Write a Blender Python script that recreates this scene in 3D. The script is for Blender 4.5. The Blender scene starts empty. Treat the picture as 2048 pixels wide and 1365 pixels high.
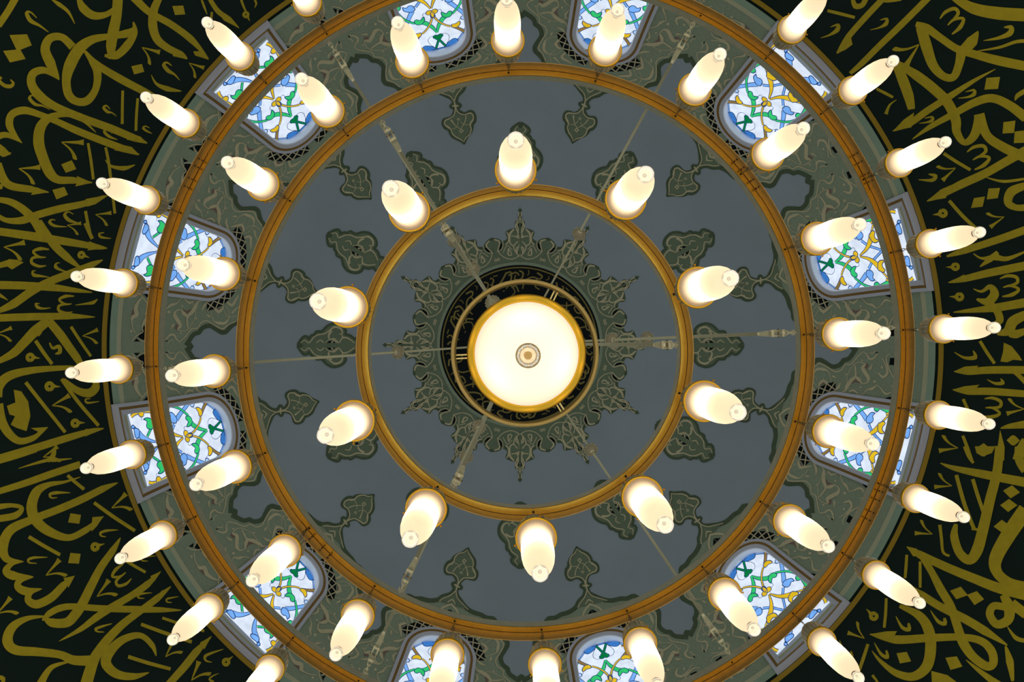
import bpy, math, random
from mathutils import Vector
from mathutils.geometry import delaunay_2d_cdt
random.seed(7)
PI = math.pi
sc = bpy.context.scene
COL = sc.collection

# ------------------------------------------------------------ camera, world, exposure
F = 1450.0                     # focal length in pixels of the 2048 x 1365 frame
VX, VY = 1029.0, 679.0         # zenith in the photograph
cam_d = bpy.data.cameras.new('camera'); cam = bpy.data.objects.new('camera', cam_d); COL.objects.link(cam)
cam_d.sensor_width = 36.0; cam_d.lens = F / 2048 * 36
cam_d.shift_x = (1024 - VX) / 2048; cam_d.shift_y = -(682.5 - VY) / 2048
cam.location = (0, 0, 0); cam.rotation_euler = (PI, 0, 0)
cam_d.clip_start = 0.05; cam_d.clip_end = 60
sc.camera = cam
sc.view_settings.view_transform = 'Standard'; sc.view_settings.look = 'None'
sc.view_settings.gamma = 1.0; sc.view_settings.use_curve_mapping = False
sc.view_settings.exposure = 0.0
w = bpy.data.worlds.new('world'); sc.world = w; w.use_nodes = True
WBG = w.node_tree.nodes['Background']
WBG.inputs[0].default_value = (0.90, 0.95, 1.0, 1); WBG.inputs[1].default_value = 0.62
BULB_W = 0.62
BOWL_W = 0.17
sc.cycles.use_light_tree = True
sc.cycles.sample_clamp_indirect = 2.0
sc.cycles.max_bounces = 6
sc.cycles.caustics_reflective = False; sc.cycles.caustics_refractive = False

# ------------------------------------------------------------ dome geometry
AX, AY = 0.081, 0.085          # dome axis
RD, HD = 4.2, 6.95             # dome radius and height of its springing

def lin(c):
    c = c / 255.0
    return c / 12.92 if c <= 0.04045 else ((c + 0.055) / 1.055) ** 2.4
def rgb(r, g, b): return (lin(r), lin(g), lin(b), 1)

def dome_rz(rho, h=0.0):
    """radius and height on the dome surface for a polar map coordinate rho"""
    R = RD - h; k = rho / F
    a = k * k + 1; b = -2 * HD; c = HD * HD - R * R
    z = (-b + math.sqrt(max(b * b - 4 * a * c, 0))) / (2 * a)
    if z < HD: z = R / k
    return k * z, z
def P(x, y, h=0.0):
    rho = math.hypot(x, y)
    if rho < 1e-6: return (AX, AY, HD + RD - h)
    r, z = dome_rz(rho, h)
    return (AX + r * x / rho, AY + r * y / rho, z)
def unproj(px, py):
    dx, dy = (px - VX) / F, (py - VY) / F
    a = dx * dx + dy * dy + 1; b = -2 * (dx * AX + dy * AY + HD); c = AX * AX + AY * AY + HD * HD - RD * RD
    z = (-b + math.sqrt(max(b * b - 4 * a * c, 0))) / (2 * a)
    if z < HD:
        a = dx * dx + dy * dy; b = -2 * (dx * AX + dy * AY); c = AX * AX + AY * AY - RD * RD
        z = (-b + math.sqrt(b * b - 4 * a * c)) / (2 * a)
    X, Y = dx * z - AX, dy * z - AY
    return (F * X / z, F * Y / z)

# ------------------------------------------------------------ materials
def mat(name, col, rough=0.6, metal=0.0, noise=0.0, nscale=20, bump=0.0, spec=0.5, emit=None, es=1.0, aniso=0.0):
    m = bpy.data.materials.new(name); m.use_nodes = True
    nt = m.node_tree; b = nt.nodes['Principled BSDF']
    b.inputs['Base Color'].default_value = col
    b.inputs['Roughness'].default_value = rough; b.inputs['Metallic'].default_value = metal
    b.inputs['Specular IOR Level'].default_value = spec
    if aniso: b.inputs['Anisotropic'].default_value = aniso
    if emit:
        b.inputs['Emission Color'].default_value = emit; b.inputs['Emission Strength'].default_value = es
    if noise or bump:
        tc = nt.nodes.new('ShaderNodeTexCoord'); n = nt.nodes.new('ShaderNodeTexNoise')
        n.inputs['Scale'].default_value = nscale; n.inputs['Detail'].default_value = 5
        nt.links.new(tc.outputs['Object'], n.inputs['Vector'])
        if noise:
            mx = nt.nodes.new('ShaderNodeMix'); mx.data_type = 'RGBA'; mx.blend_type = 'MULTIPLY'
            mx.inputs[0].default_value = 1.0
            mr = nt.nodes.new('ShaderNodeMapRange'); mr.inputs[1].default_value = .3; mr.inputs[2].default_value = .7
            mr.inputs[3].default_value = 1 - noise; mr.inputs[4].default_value = 1 + noise
            nt.links.new(n.outputs['Fac'], mr.inputs[0])
            cr = nt.nodes.new('ShaderNodeCombineColor')
            for i in range(3): nt.links.new(mr.outputs[0], cr.inputs[i])
            mx.inputs[6].default_value = col
            nt.links.new(cr.outputs[0], mx.inputs[7]); nt.links.new(mx.outputs[2], b.inputs['Base Color'])
        if bump:
            bp = nt.nodes.new('ShaderNodeBump'); bp.inputs['Strength'].default_value = bump; bp.inputs['Distance'].default_value = .01
            nt.links.new(n.outputs['Fac'], bp.inputs['Height']); nt.links.new(bp.outputs[0], b.inputs['Normal'])
    return m
def emit_mat(name, col, s=1.0):
    """lit stained glass: daylight behind a coloured pane, with faint cloudiness in the glass"""
    m = bpy.data.materials.new(name); m.use_nodes = True; nt = m.node_tree; nt.nodes.clear()
    o = nt.nodes.new('ShaderNodeOutputMaterial'); e = nt.nodes.new('ShaderNodeEmission')
    tc = nt.nodes.new('ShaderNodeTexCoord'); n = nt.nodes.new('ShaderNodeTexNoise'); n.inputs['Scale'].default_value = 9
    nt.links.new(tc.outputs['Object'], n.inputs['Vector'])
    mr = nt.nodes.new('ShaderNodeMapRange'); mr.inputs[1].default_value = .3; mr.inputs[2].default_value = .7
    mr.inputs[3].default_value = s * .86; mr.inputs[4].default_value = s * 1.06
    nt.links.new(n.outputs['Fac'], mr.inputs[0]); nt.links.new(mr.outputs[0], e.inputs[1])
    e.inputs[0].default_value = col; nt.links.new(e.outputs[0], o.inputs[0])
    return m

M_plaster = mat('dome_plaster', rgb(170, 180, 186), .8, noise=.05, nscale=1.2, spec=.2)
M_dark = mat('dark_green_paint', rgb(94, 108, 82), .75, noise=.08, nscale=30, spec=.2)
M_green = mat('green_paint', rgb(160, 172, 144), .75, noise=.08, nscale=30, spec=.2)
M_deep = mat('deep_green_paint', rgb(126, 140, 112), .75, noise=.08, nscale=30, spec=.2)
M_olive = mat('stone_coloured_paint', rgb(222, 208, 166), .75, noise=.06, nscale=30, spec=.2)
M_maroon = mat('maroon_paint', rgb(150, 120, 108), .75, spec=.2)
M_black = mat('black_paint', rgb(14, 20, 22), .75, spec=.2)
M_strip = mat('pale_green_paint', rgb(164, 186, 160), .75, noise=.05, nscale=10, spec=.2)
M_strip2 = mat('cream_line_paint', rgb(206, 202, 164), .75, spec=.2)
M_band = mat('blackish_green_band', rgb(20, 38, 30), .7, noise=.12, nscale=3, spec=.25)
M_gold = mat('gold_paint', rgb(212, 182, 36), .6, noise=.08, nscale=14, spec=.3)
M_goldline = mat('gold_line_paint', rgb(190, 150, 40), .6, spec=.3)
M_reveal = mat('white_reveal_plaster', rgb(232, 236, 244), .6, spec=.3)
M_golddim = mat('muted_gold_paint', rgb(148, 130, 62), .6, spec=.3)  # darker, less saturated gold for the crown lettering and its ring line
M_frame = mat('grey_moulding', rgb(216, 214, 222), .6, spec=.3)
M_frameb = mat('brown_gilt_groove', rgb(160, 124, 62), .45, spec=.5)
M_brass = mat('polished_brass', (0.92, 0.60, 0.09, 1), .24, 1.0, noise=.06, nscale=60)
M_skirt = mat('satin_brass', (0.50, 0.27, 0.065, 1), .42, .75, noise=.10, nscale=40)
M_wallb = mat('pale_brass', (0.56, 0.52, 0.36, 1), .42, .6, noise=.08, nscale=30)
M_band2 = mat('dull_gold_brass', (0.50, 0.34, 0.10, 1), .35, .8)
M_edge = mat('bright_brass_edge', (0.95, 0.72, 0.25, 1), .22, 1.0)
M_line = mat('dark_seam', rgb(50, 26, 8), .6)
M_rod = mat('aged_brass_rod', (0.72, 0.64, 0.38, 1), .38, .35, noise=.05, nscale=50)
M_wire = mat('dark_brass_wire', (0.16, 0.12, 0.06, 1), .4, .8)
M_hole = mat('dark_hole', rgb(20, 12, 6), .9)
M_bframe = mat('gilt_frame', (0.80, 0.46, 0.03, 1), .30, .9)
M_liner = mat('cream_enamel', (0.50, 0.38, 0.21, 1), .5, spec=.3)
M_lead = emit_mat('lead_line', rgb(28, 62, 120), .9)
M_pane = emit_mat('white_glass', rgb(226, 238, 255), 1.0)
M_gblue = emit_mat('blue_glass', rgb(122, 178, 250), 1.0)
M_gpale = emit_mat('pale_blue_glass', rgb(176, 208, 252), 1.0)
M_gdblue = emit_mat('deep_blue_glass', rgb(62, 128, 210), .9)
M_ggreen = emit_mat('green_glass', rgb(52, 200, 112), 1.0)
M_gdgreen = emit_mat('dark_green_glass', rgb(10, 128, 66), .9)
M_gyellow = emit_mat('yellow_glass', rgb(226, 188, 36), 1.0)
M_gbrown = emit_mat('brown_glass', rgb(150, 122, 62), .9)

def shade_mat(name, col, e, trans=.16, es=0.3):
    m = bpy.data.materials.new(name); m.use_nodes = True; nt = m.node_tree; nt.nodes.clear()
    o = nt.nodes.new('ShaderNodeOutputMaterial')
    tl = nt.nodes.new('ShaderNodeBsdfTranslucent'); tl.inputs[0].default_value = col
    tr = nt.nodes.new('ShaderNodeBsdfTransparent'); em = nt.nodes.new('ShaderNodeEmission')
    em.inputs[0].default_value = e; em.inputs[1].default_value = es
    mx = nt.nodes.new('ShaderNodeMixShader'); mx.inputs[0].default_value = trans
    nt.links.new(tl.outputs[0], mx.inputs[1]); nt.links.new(tr.outputs[0], mx.inputs[2])
    ad = nt.nodes.new('ShaderNodeAddShader'); nt.links.new(mx.outputs[0], ad.inputs[0]); nt.links.new(em.outputs[0], ad.inputs[1])
    nt.links.new(ad.outputs[0], o.inputs[0])
    return m
M_shade = shade_mat('frosted_glass', (1.0, 0.88, 0.70, 1), (1.0, 0.78, 0.52, 1), .09, .17)
M_bowl = shade_mat('frosted_bowl_glass', (1.0, 0.94, 0.84, 1), (1.0, 0.89, 0.71, 1), .08, .21)
def glass_mat(name, col, rough=.03, mix=.5, diff=(.6, .5, .35, 1), em=0.0):
    m = bpy.data.materials.new(name); m.use_nodes = True; nt = m.node_tree; nt.nodes.clear()
    o = nt.nodes.new('ShaderNodeOutputMaterial')
    g = nt.nodes.new('ShaderNodeBsdfGlass'); g.inputs['Color'].default_value = col; g.inputs['Roughness'].default_value = rough
    g.inputs['IOR'].default_value = 1.4
    d = nt.nodes.new('ShaderNodeBsdfPrincipled'); d.inputs['Base Color'].default_value = diff; d.inputs['Roughness'].default_value = .2
    d.inputs['Emission Color'].default_value = (1, .85, .6, 1); d.inputs['Emission Strength'].default_value = em
    mx = nt.nodes.new('ShaderNodeMixShader'); mx.inputs[0].default_value = mix
    nt.links.new(g.outputs[0], mx.inputs[1]); nt.links.new(d.outputs[0], mx.inputs[2]); nt.links.new(mx.outputs[0], o.inputs[0])
    return m
M_ball = glass_mat('lit_glass_ball', (1, .97, .9, 1), .04, .42, (.9, .8, .62, 1), 1.1)  # emission imitates lamplight caught in the end balls, which hold no bulb
M_bead = glass_mat('amber_glass_bead', (.9, .8, .6, 1), .05, .45, (.5, .40, .22, 1))
M_cup = glass_mat('fluted_smoky_glass', (.75, .68, .5, 1), .12, .62, (.42, .34, .20, 1))

# ------------------------------------------------------------ mesh builder
class MB:
    def __init__(s): s.v = []; s.f = []; s.m = []; s.mats = []
    def mi(s, m):
        if m not in s.mats: s.mats.append(m)
        return s.mats.index(m)
    def quad(s, ids, m): s.f.append(tuple(ids)); s.m.append(s.mi(m))
    def build(s, name, parent=None, smooth=True, loc=None):
        me = bpy.data.meshes.new(name); me.from_pydata(s.v, [], s.f)
        for m in s.mats: me.materials.append(m)
        me.polygons.foreach_set('material_index', s.m)
        me.polygons.foreach_set('use_smooth', [smooth] * len(s.f))
        me.update()
        o = bpy.data.objects.new(name, me); COL.objects.link(o)
        if parent: o.parent = parent
        if loc: o.location = loc
        return o
    def lathe(s, prof, n, m, cx=0, cy=0, close=False, flute=0, famp=0.0, a0=0.0, a1=2 * PI, mats=None):
        full = abs(a1 - a0 - 2 * PI) < 1e-6
        base = len(s.v); cols = n if full else n + 1
        for i in range(cols):
            a = a0 + (a1 - a0) * i / n
            for (r, z) in prof:
                rr = r * (1 + famp * math.cos(flute * a)) if flute else r
                s.v.append((cx + rr * math.cos(a), cy + rr * math.sin(a), z))
        L = len(prof); segs = L if close else L - 1
        for i in range(n):
            i2 = (i + 1) % cols
            for j in range(segs):
                j2 = (j + 1) % L
                s.quad((base + i * L + j, base + i2 * L + j, base + i2 * L + j2, base + i * L + j2), mats[j] if mats else m)
    def tube(s, pts, r, n, m, caps=True):
        pts = [Vector(p) for p in pts]; base = len(s.v)
        rr = r if isinstance(r, (list, tuple)) else [r] * len(pts)
        for i, p in enumerate(pts):
            t = (pts[min(i + 1, len(pts) - 1)] - pts[max(i - 1, 0)]).normalized()
            up = Vector((0, 0, 1)) if abs(t.z) < .9 else Vector((1, 0, 0))
            a = t.cross(up).normalized(); b = t.cross(a)
            for k in range(n):
                q = p + (a * math.cos(2 * PI * k / n) + b * math.sin(2 * PI * k / n)) * rr[i]
                s.v.append(tuple(q))
        for i in range(len(pts) - 1):
            for k in range(n):
                k2 = (k + 1) % n
                s.quad((base + i * n + k, base + i * n + k2, base + (i + 1) * n + k2, base + (i + 1) * n + k), m)
        if caps:
            s.quad([base + k for k in range(n)], m); s.quad([base + (len(pts) - 1) * n + k for k in range(n)][::-1], m)
    def ball(s, c, r, m, n=20, k=12, sz=1.0, flute=0, famp=0.0):
        prof = [(r * math.sin(PI * i / k), c[2] + sz * r * math.cos(PI * i / k)) for i in range(k + 1)]
        prof[0] = (1e-4, prof[0][1]); prof[-1] = (1e-4, prof[-1][1])
        s.lathe(prof, n, m, c[0], c[1], flute=flute, famp=famp)

def empty(name, loc=(0, 0, 0)):
    o = bpy.data.objects.new(name, None); COL.objects.link(o); o.location = loc; o.empty_display_size = .1
    return o
def tag(o, label, cat, group=None):
    o['label'] = label; o['category'] = cat
    if group: o['group'] = group

# ------------------------------------------------------------ flat pattern tools (map space -> any surface)
def smooth(pts, step):
    """Catmull-Rom through (x, y, w)"""
    out = []
    n = len(pts)
    if n == 2:
        k = max(2, int(math.hypot(pts[1][0] - pts[0][0], pts[1][1] - pts[0][1]) / step))
        return [tuple(pts[0][c] + (pts[1][c] - pts[0][c]) * i / k for c in range(3)) for i in range(k + 1)]
    for i in range(n - 1):
        p0 = pts[max(i - 1, 0)]; p1 = pts[i]; p2 = pts[i + 1]; p3 = pts[min(i + 2, n - 1)]
        k = max(2, int(math.hypot(p2[0] - p1[0], p2[1] - p1[1]) / step) + 1)
        for j in range(k):
            t = j / k
            q = []
            for c in range(3):
                if c == 2: q.append(p1[2] + (p2[2] - p1[2]) * t); continue
                q.append(.5 * (2 * p1[c] + (p2[c] - p0[c]) * t + (2 * p0[c] - 5 * p1[c] + 4 * p2[c] - p3[c]) * t * t + (3 * p1[c] - p0[c] - 3 * p2[c] + p3[c]) * t ** 3))
            out.append(tuple(q))
    out.append(tuple(pts[-1]))
    return out
def strip(mb, pts, m, mapf, step=5.0, grow=0.0, off=0.0, sm=True):
    q = smooth(pts, step) if sm else pts
    n = len(q); base = len(mb.v)
    for i in range(n):
        a = q[max(i - 1, 0)]; b = q[min(i + 1, n - 1)]
        dx, dy = b[0] - a[0], b[1] - a[1]; L = math.hypot(dx, dy) or 1
        nx, ny = -dy / L, dx / L
        hw = q[i][2] / 2 + grow
        mb.v.append(mapf(q[i][0] + nx * (off + hw), q[i][1] + ny * (off + hw)))
        mb.v.append(mapf(q[i][0] + nx * (off - hw), q[i][1] + ny * (off - hw)))
    for i in range(n - 1):
        mb.quad((base + 2 * i, base + 2 * i + 1, base + 2 * i + 3, base + 2 * i + 2), m)
def disc(mb, x, y, r, m, mapf, n=14, inner=0.0):
    base = len(mb.v)
    if inner:
        for i in range(n):
            a = 2 * PI * i / n
            mb.v.append(mapf(x + r * math.cos(a), y + r * math.sin(a))); mb.v.append(mapf(x + inner * math.cos(a), y + inner * math.sin(a)))
        for i in range(n):
            j = (i + 1) % n; mb.quad((base + 2 * i, base + 2 * i + 1, base + 2 * j + 1, base + 2 * j), m)
    else:
        for i in range(n):
            a = 2 * PI * i / n; mb.v.append(mapf(x + r * math.cos(a), y + r * math.sin(a)))
        mb.quad([base + i for i in range(n)], m)
def inside(poly, x, y):
    c = False; n = len(poly); j = n - 1
    for i in range(n):
        xi, yi = poly[i]; xj, yj = poly[j]
        if (yi > y) != (yj > y) and x < (xj - xi) * (y - yi) / (yj - yi) + xi: c = not c
        j = i
    return c
def cdt(poly, step):
    poly = [tuple(p) for p in poly]
    vs = [Vector(p) for p in poly]; n = len(vs)
    if step:
        xs = [p[0] for p in poly]; ys = [p[1] for p in poly]
        y = min(ys) + step / 2
        while y < max(ys):
            x = min(xs) + step / 2
            while x < max(xs):
                if inside(poly, x, y): vs.append(Vector((x, y)))
                x += step
            y += step
    r = delaunay_2d_cdt(vs, [], [list(range(n))], 1, 1e-5)
    return [(p.x, p.y) for p in r[0]], [tuple(f) for f in r[2]]
def area(mb, poly, m, mapf, step=12.0):
    v, f = cdt(poly, step)
    base = len(mb.v)
    for p in v: mb.v.append(mapf(p[0], p[1]))
    for t in f: mb.quad([base + i for i in t], m)
def tiles(ox, oy, s): return lambda x, y: (ox + x * s, oy + y * s)
def lift(h): return lambda x, y: P(x, y, h)

# ------------------------------------------------------------ calligraphy band
S7 = 700 / 2048
TA = tiles(0, 0, S7); TB = tiles(0, 450, S7); TC = tiles(1348, 0, S7); TD = tiles(1348, 450, S7)
TE = tiles(1348, 900, S7); TF = tiles(0, 900, S7)
def parse(txt):
    out = []
    for ln in txt.strip().splitlines():
        ln = ln.strip()
        if not ln or ln[0] == '#': continue
        k, rest = ln.split(' ', 1)
        out.append((k, [tuple(float(q) for q in t.split(',')) for t in rest.split()]))
    return out
# s: pen stroke x,y,width   d: rhombic dot x,y,r   p: polygon   v,m,o,b: small marks x,y,size
LET_A = """
s 95,-20,45 50,60,42 -10,150,42
s 458,-15,20 485,45,50 545,90,48 620,85,35 690,40,30
s 690,-20,60 682,90,60 662,190,66 650,270,60 652,345,30
s 780,128,8 788,190,36 745,265,52 680,325,46 612,325,14
s 790,165,20 740,196,50 640,212,34 540,232,50 465,285,70 410,380,72 388,470,52 402,555,50 450,594,45 512,588,50 560,520,42 570,430,48 540,360,40 495,300,12
s 500,300,12 560,372,40 700,460,46 860,545,42 960,610,30
s 425,275,48 362,218,42 292,225,50 264,290,56 295,370,60 330,440,30 346,468,4
s 340,462,4 262,412,40 195,430,50 184,490,52 230,560,56 320,622,46 480,690,45 650,752,45 780,806,42 862,838,6
p 745,772 822,800 862,838 742,818
s 128,838,4 85,790,30 55,730,46 70,670,46 140,646,46 230,670,36 330,710,36 450,765,42 600,825,42 720,870,42 815,906,6
p 680,840 770,860 815,906 670,880
s 118,830,4 40,790,34 -15,800,40
s 60,905,6 20,880,36 -15,850,30
s 0,880,30 20,905,30 65,895,5
s 562,776,3 480,702,20 390,672,26 300,684,42 240,740,62 226,830,66 250,920,62 290,1010,60 340,1052,46 430,1056,40 540,1070,5
p 450,1030 540,1070 440,1092 455,1060
s -15,960,50 20,1050,52 70,1090,45 180,1108,40 285,1126,5
p 215,1096 285,1126 180,1142 200,1115
s 612,1145,5 500,1190,38 350,1222,44 220,1258,45 130,1290,45 40,1290,30 -15,1262,25
p 500,1165 640,1140 560,1195 510,1210
s -15,1168,30 60,1182,40 130,1222,46 200,1290,52 250,1380,52
s -10,1080,60 -5,1110,40
s 780,-20,50 870,68,40 1000,142,40 1120,232,40 1220,345,5
p 1130,300 1175,300 1222,350 1142,325
s 935,-20,40 900,60,50 894,150,54 920,230,48 980,280,42 1060,320,38 1097,346,4
p 1020,300 1075,310 1097,348 1010,328
s 1225,-10,24 1275,65,30 1340,112,30 1398,164,4
p 1280,80 1320,85 1398,164 1310,120
p 55,205 158,200 186,265 100,300
p 18,298 118,288 150,345 58,366
p 1008,35 1072,32 1084,84 1024,88
p 768,388 830,374 844,420 785,436
p 358,962 420,938 447,990 385,1012
p 306,1112 376,1094 398,1140 330,1168
s 215,105,5 180,72,10 156,75,22 178,120,26 232,150,14 284,188,3
s 300,-5,5 345,25,25 400,70,18 438,140,3
s 1180,0,12 1195,40,14 1212,85,3
s 1240,70,14 1235,110,16 1225,150,10
s 1005,385,5 975,365,12 958,380,22 985,415,24 1020,435,12 1052,470,3
s 885,438,3 915,490,16 980,520,32 1062,534,4
s 645,640,4 622,618,10 606,630,18 630,655,18 655,660,8 682,680,3
s 655,780,4 630,755,8 610,770,18 640,800,18 688,818,3
s 215,575,4 188,558,8 172,575,20 205,610,20 250,620,10 294,642,3
s 875,750,4 850,738,8 838,750,16 860,768,12 890,782,3
s 718,530,16 716,625,17 715,726,17
s 806,575,16 798,680,17 795,766,17
s 515,838,16 532,940,18 546,1050,17
s 618,862,16 640,980,18 672,1250,17
s 500,1235,18 512,1300,19 528,1375,20
s 615,935,3 650,972,16 725,985,28 790,965,4
s 430,1255,4 400,1240,8 378,1258,20 405,1290,22 465,1308,3
s 325,1290,4 305,1285,8 290,1300,20 320,1322,16 392,1328,3
s 10,452,16 -5,470,18 25,500,22 62,505,24 78,488,18 60,465,5
v 870,310,105
v 1138,398,90
v 415,858,125
v 165,1008,120
v 600,1270,90
v 430,1330,80
o 1438,85,55
s 1440,70,10 1418,20,14 1410,-10,16
s 1490,0,14 1500,20,12 1490,45,3
"""
LET_B = """
s -10,38,45 200,68,50 400,100,45 560,128,34 627,137,4
p 520,95 627,137 510,150 530,125
s 225,-20,40 310,108,50 390,188,46 470,252,10
s 602,205,4 540,232,36 420,282,46 290,332,46 180,392,50 80,462,50 -10,505,26
p 520,225 602,205 560,240
v 80,142,120
m 232,190,105
o 475,176,62
s 350,222,4 330,225,10 325,245,22 350,262,14 405,280,3
s 210,268,4 190,272,10 198,294,22 240,300,14 287,306,3
s 498,-10,22 520,40,22 540,82,22
s 610,45,4 580,52,12 592,72,16 650,80,3
s -10,240,30 60,222,40 135,220,4
p 50,200 100,205 138,220 70,262 45,245
s -10,352,48 150,356,46 300,366,44 450,384,26 540,395,5
s -10,545,44 200,538,44 400,535,38 555,540,4
s 232,462,4 208,462,12 220,482,20 250,490,12 297,486,3
m 385,466,100
s 440,470,3 500,462,12 545,455,22 570,435,5
s -10,408,26 20,424,14 46,442,3
s 285,560,50 210,618,62 140,690,56 80,750,50 -10,800,30
s 285,562,46 350,640,52 400,710,50 450,780,46 500,860,20
p 240,640 280,560 210,610 225,655
s 208,678,22 255,748,22 305,815,20
s 415,596,18 472,684,18 532,770,16
o 175,776,72
v 528,652,92
s 290,690,8 308,722,16 345,712,24 350,745,26 322,756,5
v 25,640,90
s -12,1010,50 -5,940,60 60,882,52 200,850,40 400,836,26 450,834,5
s 372,905,20 450,968,40 520,985,52 560,950,50 556,890,20
s 150,922,22 265,1068,22 382,1215,20
s 360,902,22 460,1040,22 577,1176,20
o 288,946,78
o 438,1162,72
v 360,1052,112
s 530,1018,4 500,1022,10 512,1042,14 580,1034,3
p 80,965 125,975 165,1035 178,1120 155,1208 100,1190 62,1170 88,1120 55,1110 40,1060 90,1040
s -12,1050,62 10,1150,56 55,1225,50 115,1266,40 190,1250,34 240,1215,20 280,1184,4
p 180,1190 280,1184 215,1245 220,1210
s -10,1372,50 200,1308,46 400,1246,42 540,1206,30 608,1192,4
p 500,1195 608,1192 560,1212 500,1240
v 300,1350,100
"""
LET_F = """
s -10,62,44 100,30,44 210,-5,40
s -10,245,36 150,195,40 300,142,42 470,85,40
s 108,110,3 200,82,14 285,60,22 320,62,20 420,52,4
s 280,68,20 310,35,30 320,0,20
s 470,160,4 380,188,16 280,206,32 212,250,56 185,340,64 215,420,62 290,480,54 400,515,38 500,472,38 560,425,24 606,390,4
p 540,395 606,390 565,450 535,480
s 690,193,4 600,230,40 480,290,44 340,350,44 180,412,46 62,470,56 18,560,62 40,640,44 135,655,4
s 138,655,4 70,668,26 36,710,46 80,738,52 196,745,4
s 196,745,4 120,764,34 104,800,44 150,828,50 246,815,4
s 246,815,4 180,836,30 165,880,44 215,905,50 300,866,50 370,796,44 432,740,4
p 370,752 438,738 400,810 390,780
s -12,335,36 70,326,24 128,342,24 90,385,40 -12,405,40
p 412,372 474,382 464,434 398,426
p 412,604 472,610 462,668 398,664
s 395,150,20 440,190,20 492,232,20
s 550,310,20 660,390,22 790,475,20
s 168,510,22 260,565,22 352,616,20
s 722,642,18 785,680,18 852,718,16
v 705,322,112
v 320,712,115
v 615,832,112
v 35,935,115
v 1005,1182,96
v 1160,1312,112
m 708,742,105
o 555,570,72
o 1322,1245,66
s 335,280,4 300,282,10 292,262,18 330,252,20 412,252,3
s 620,510,4 592,505,10 588,488,16 625,474,16 692,470,3
s 215,665,4 172,662,10 165,645,16 200,632,16 278,630,3
s 845,870,4 812,868,10 808,852,16 840,842,12 890,838,3
s 610,1068,4 570,1065,10 560,1050,18 600,1034,14 657,1018,3
s 865,652,4 832,650,10 828,635,12 860,626,10 912,622,3
s 1005,895,4 978,892,10 975,876,12 1000,868,10 1045,860,3
s 1240,1245,4 1205,1235,12 1200,1210,18 1240,1190,14 1308,1168,3
s 1250,1360,16 1225,1345,12 1245,1325,8 1280,1310,3
s 705,515,4 660,590,40 590,690,46 532,800,52 480,905,56 440,965,58 390,1012,56 300,1012,50 252,975,8
s 248,1000,10 285,962,36 350,928,40 430,918,36 600,930,38 800,935,40 950,938,30 1062,940,4
s 940,713,4 860,790,40 760,860,40 650,925,44 560,985,42 470,1052,30 345,1122,3
p 880,740 940,713 905,770 890,775
s 1000,800,4 920,870,40 820,945,40 720,1020,46 640,1100,52 585,1170,56 545,1240,64 505,1370,72
p 940,830 1000,800 955,860
s 914,1208,5 890,1145,32 820,1088,34 720,1112,46 645,1180,58 620,1250,62 680,1312,52 780,1328,40 872,1305,4
s 285,975,3 160,988,30 72,1040,52 44,1120,64 90,1172,56 220,1184,50 350,1200,45 430,1232,54 530,1235,60
s 420,1238,5 300,1276,30 235,1375,50
s -12,1335,30 20,1340,24 10,1380,20
s 750,1212,22 870,1250,22 998,1284,20
s 825,1022,20 970,1075,22 1122,1126,20
s 950,985,16 1070,1025,18 1195,1062,16
s 1237,1093,4 1150,1182,44 1080,1270,46 985,1375,40
p 1170,1130 1237,1093 1195,1170
"""
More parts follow.
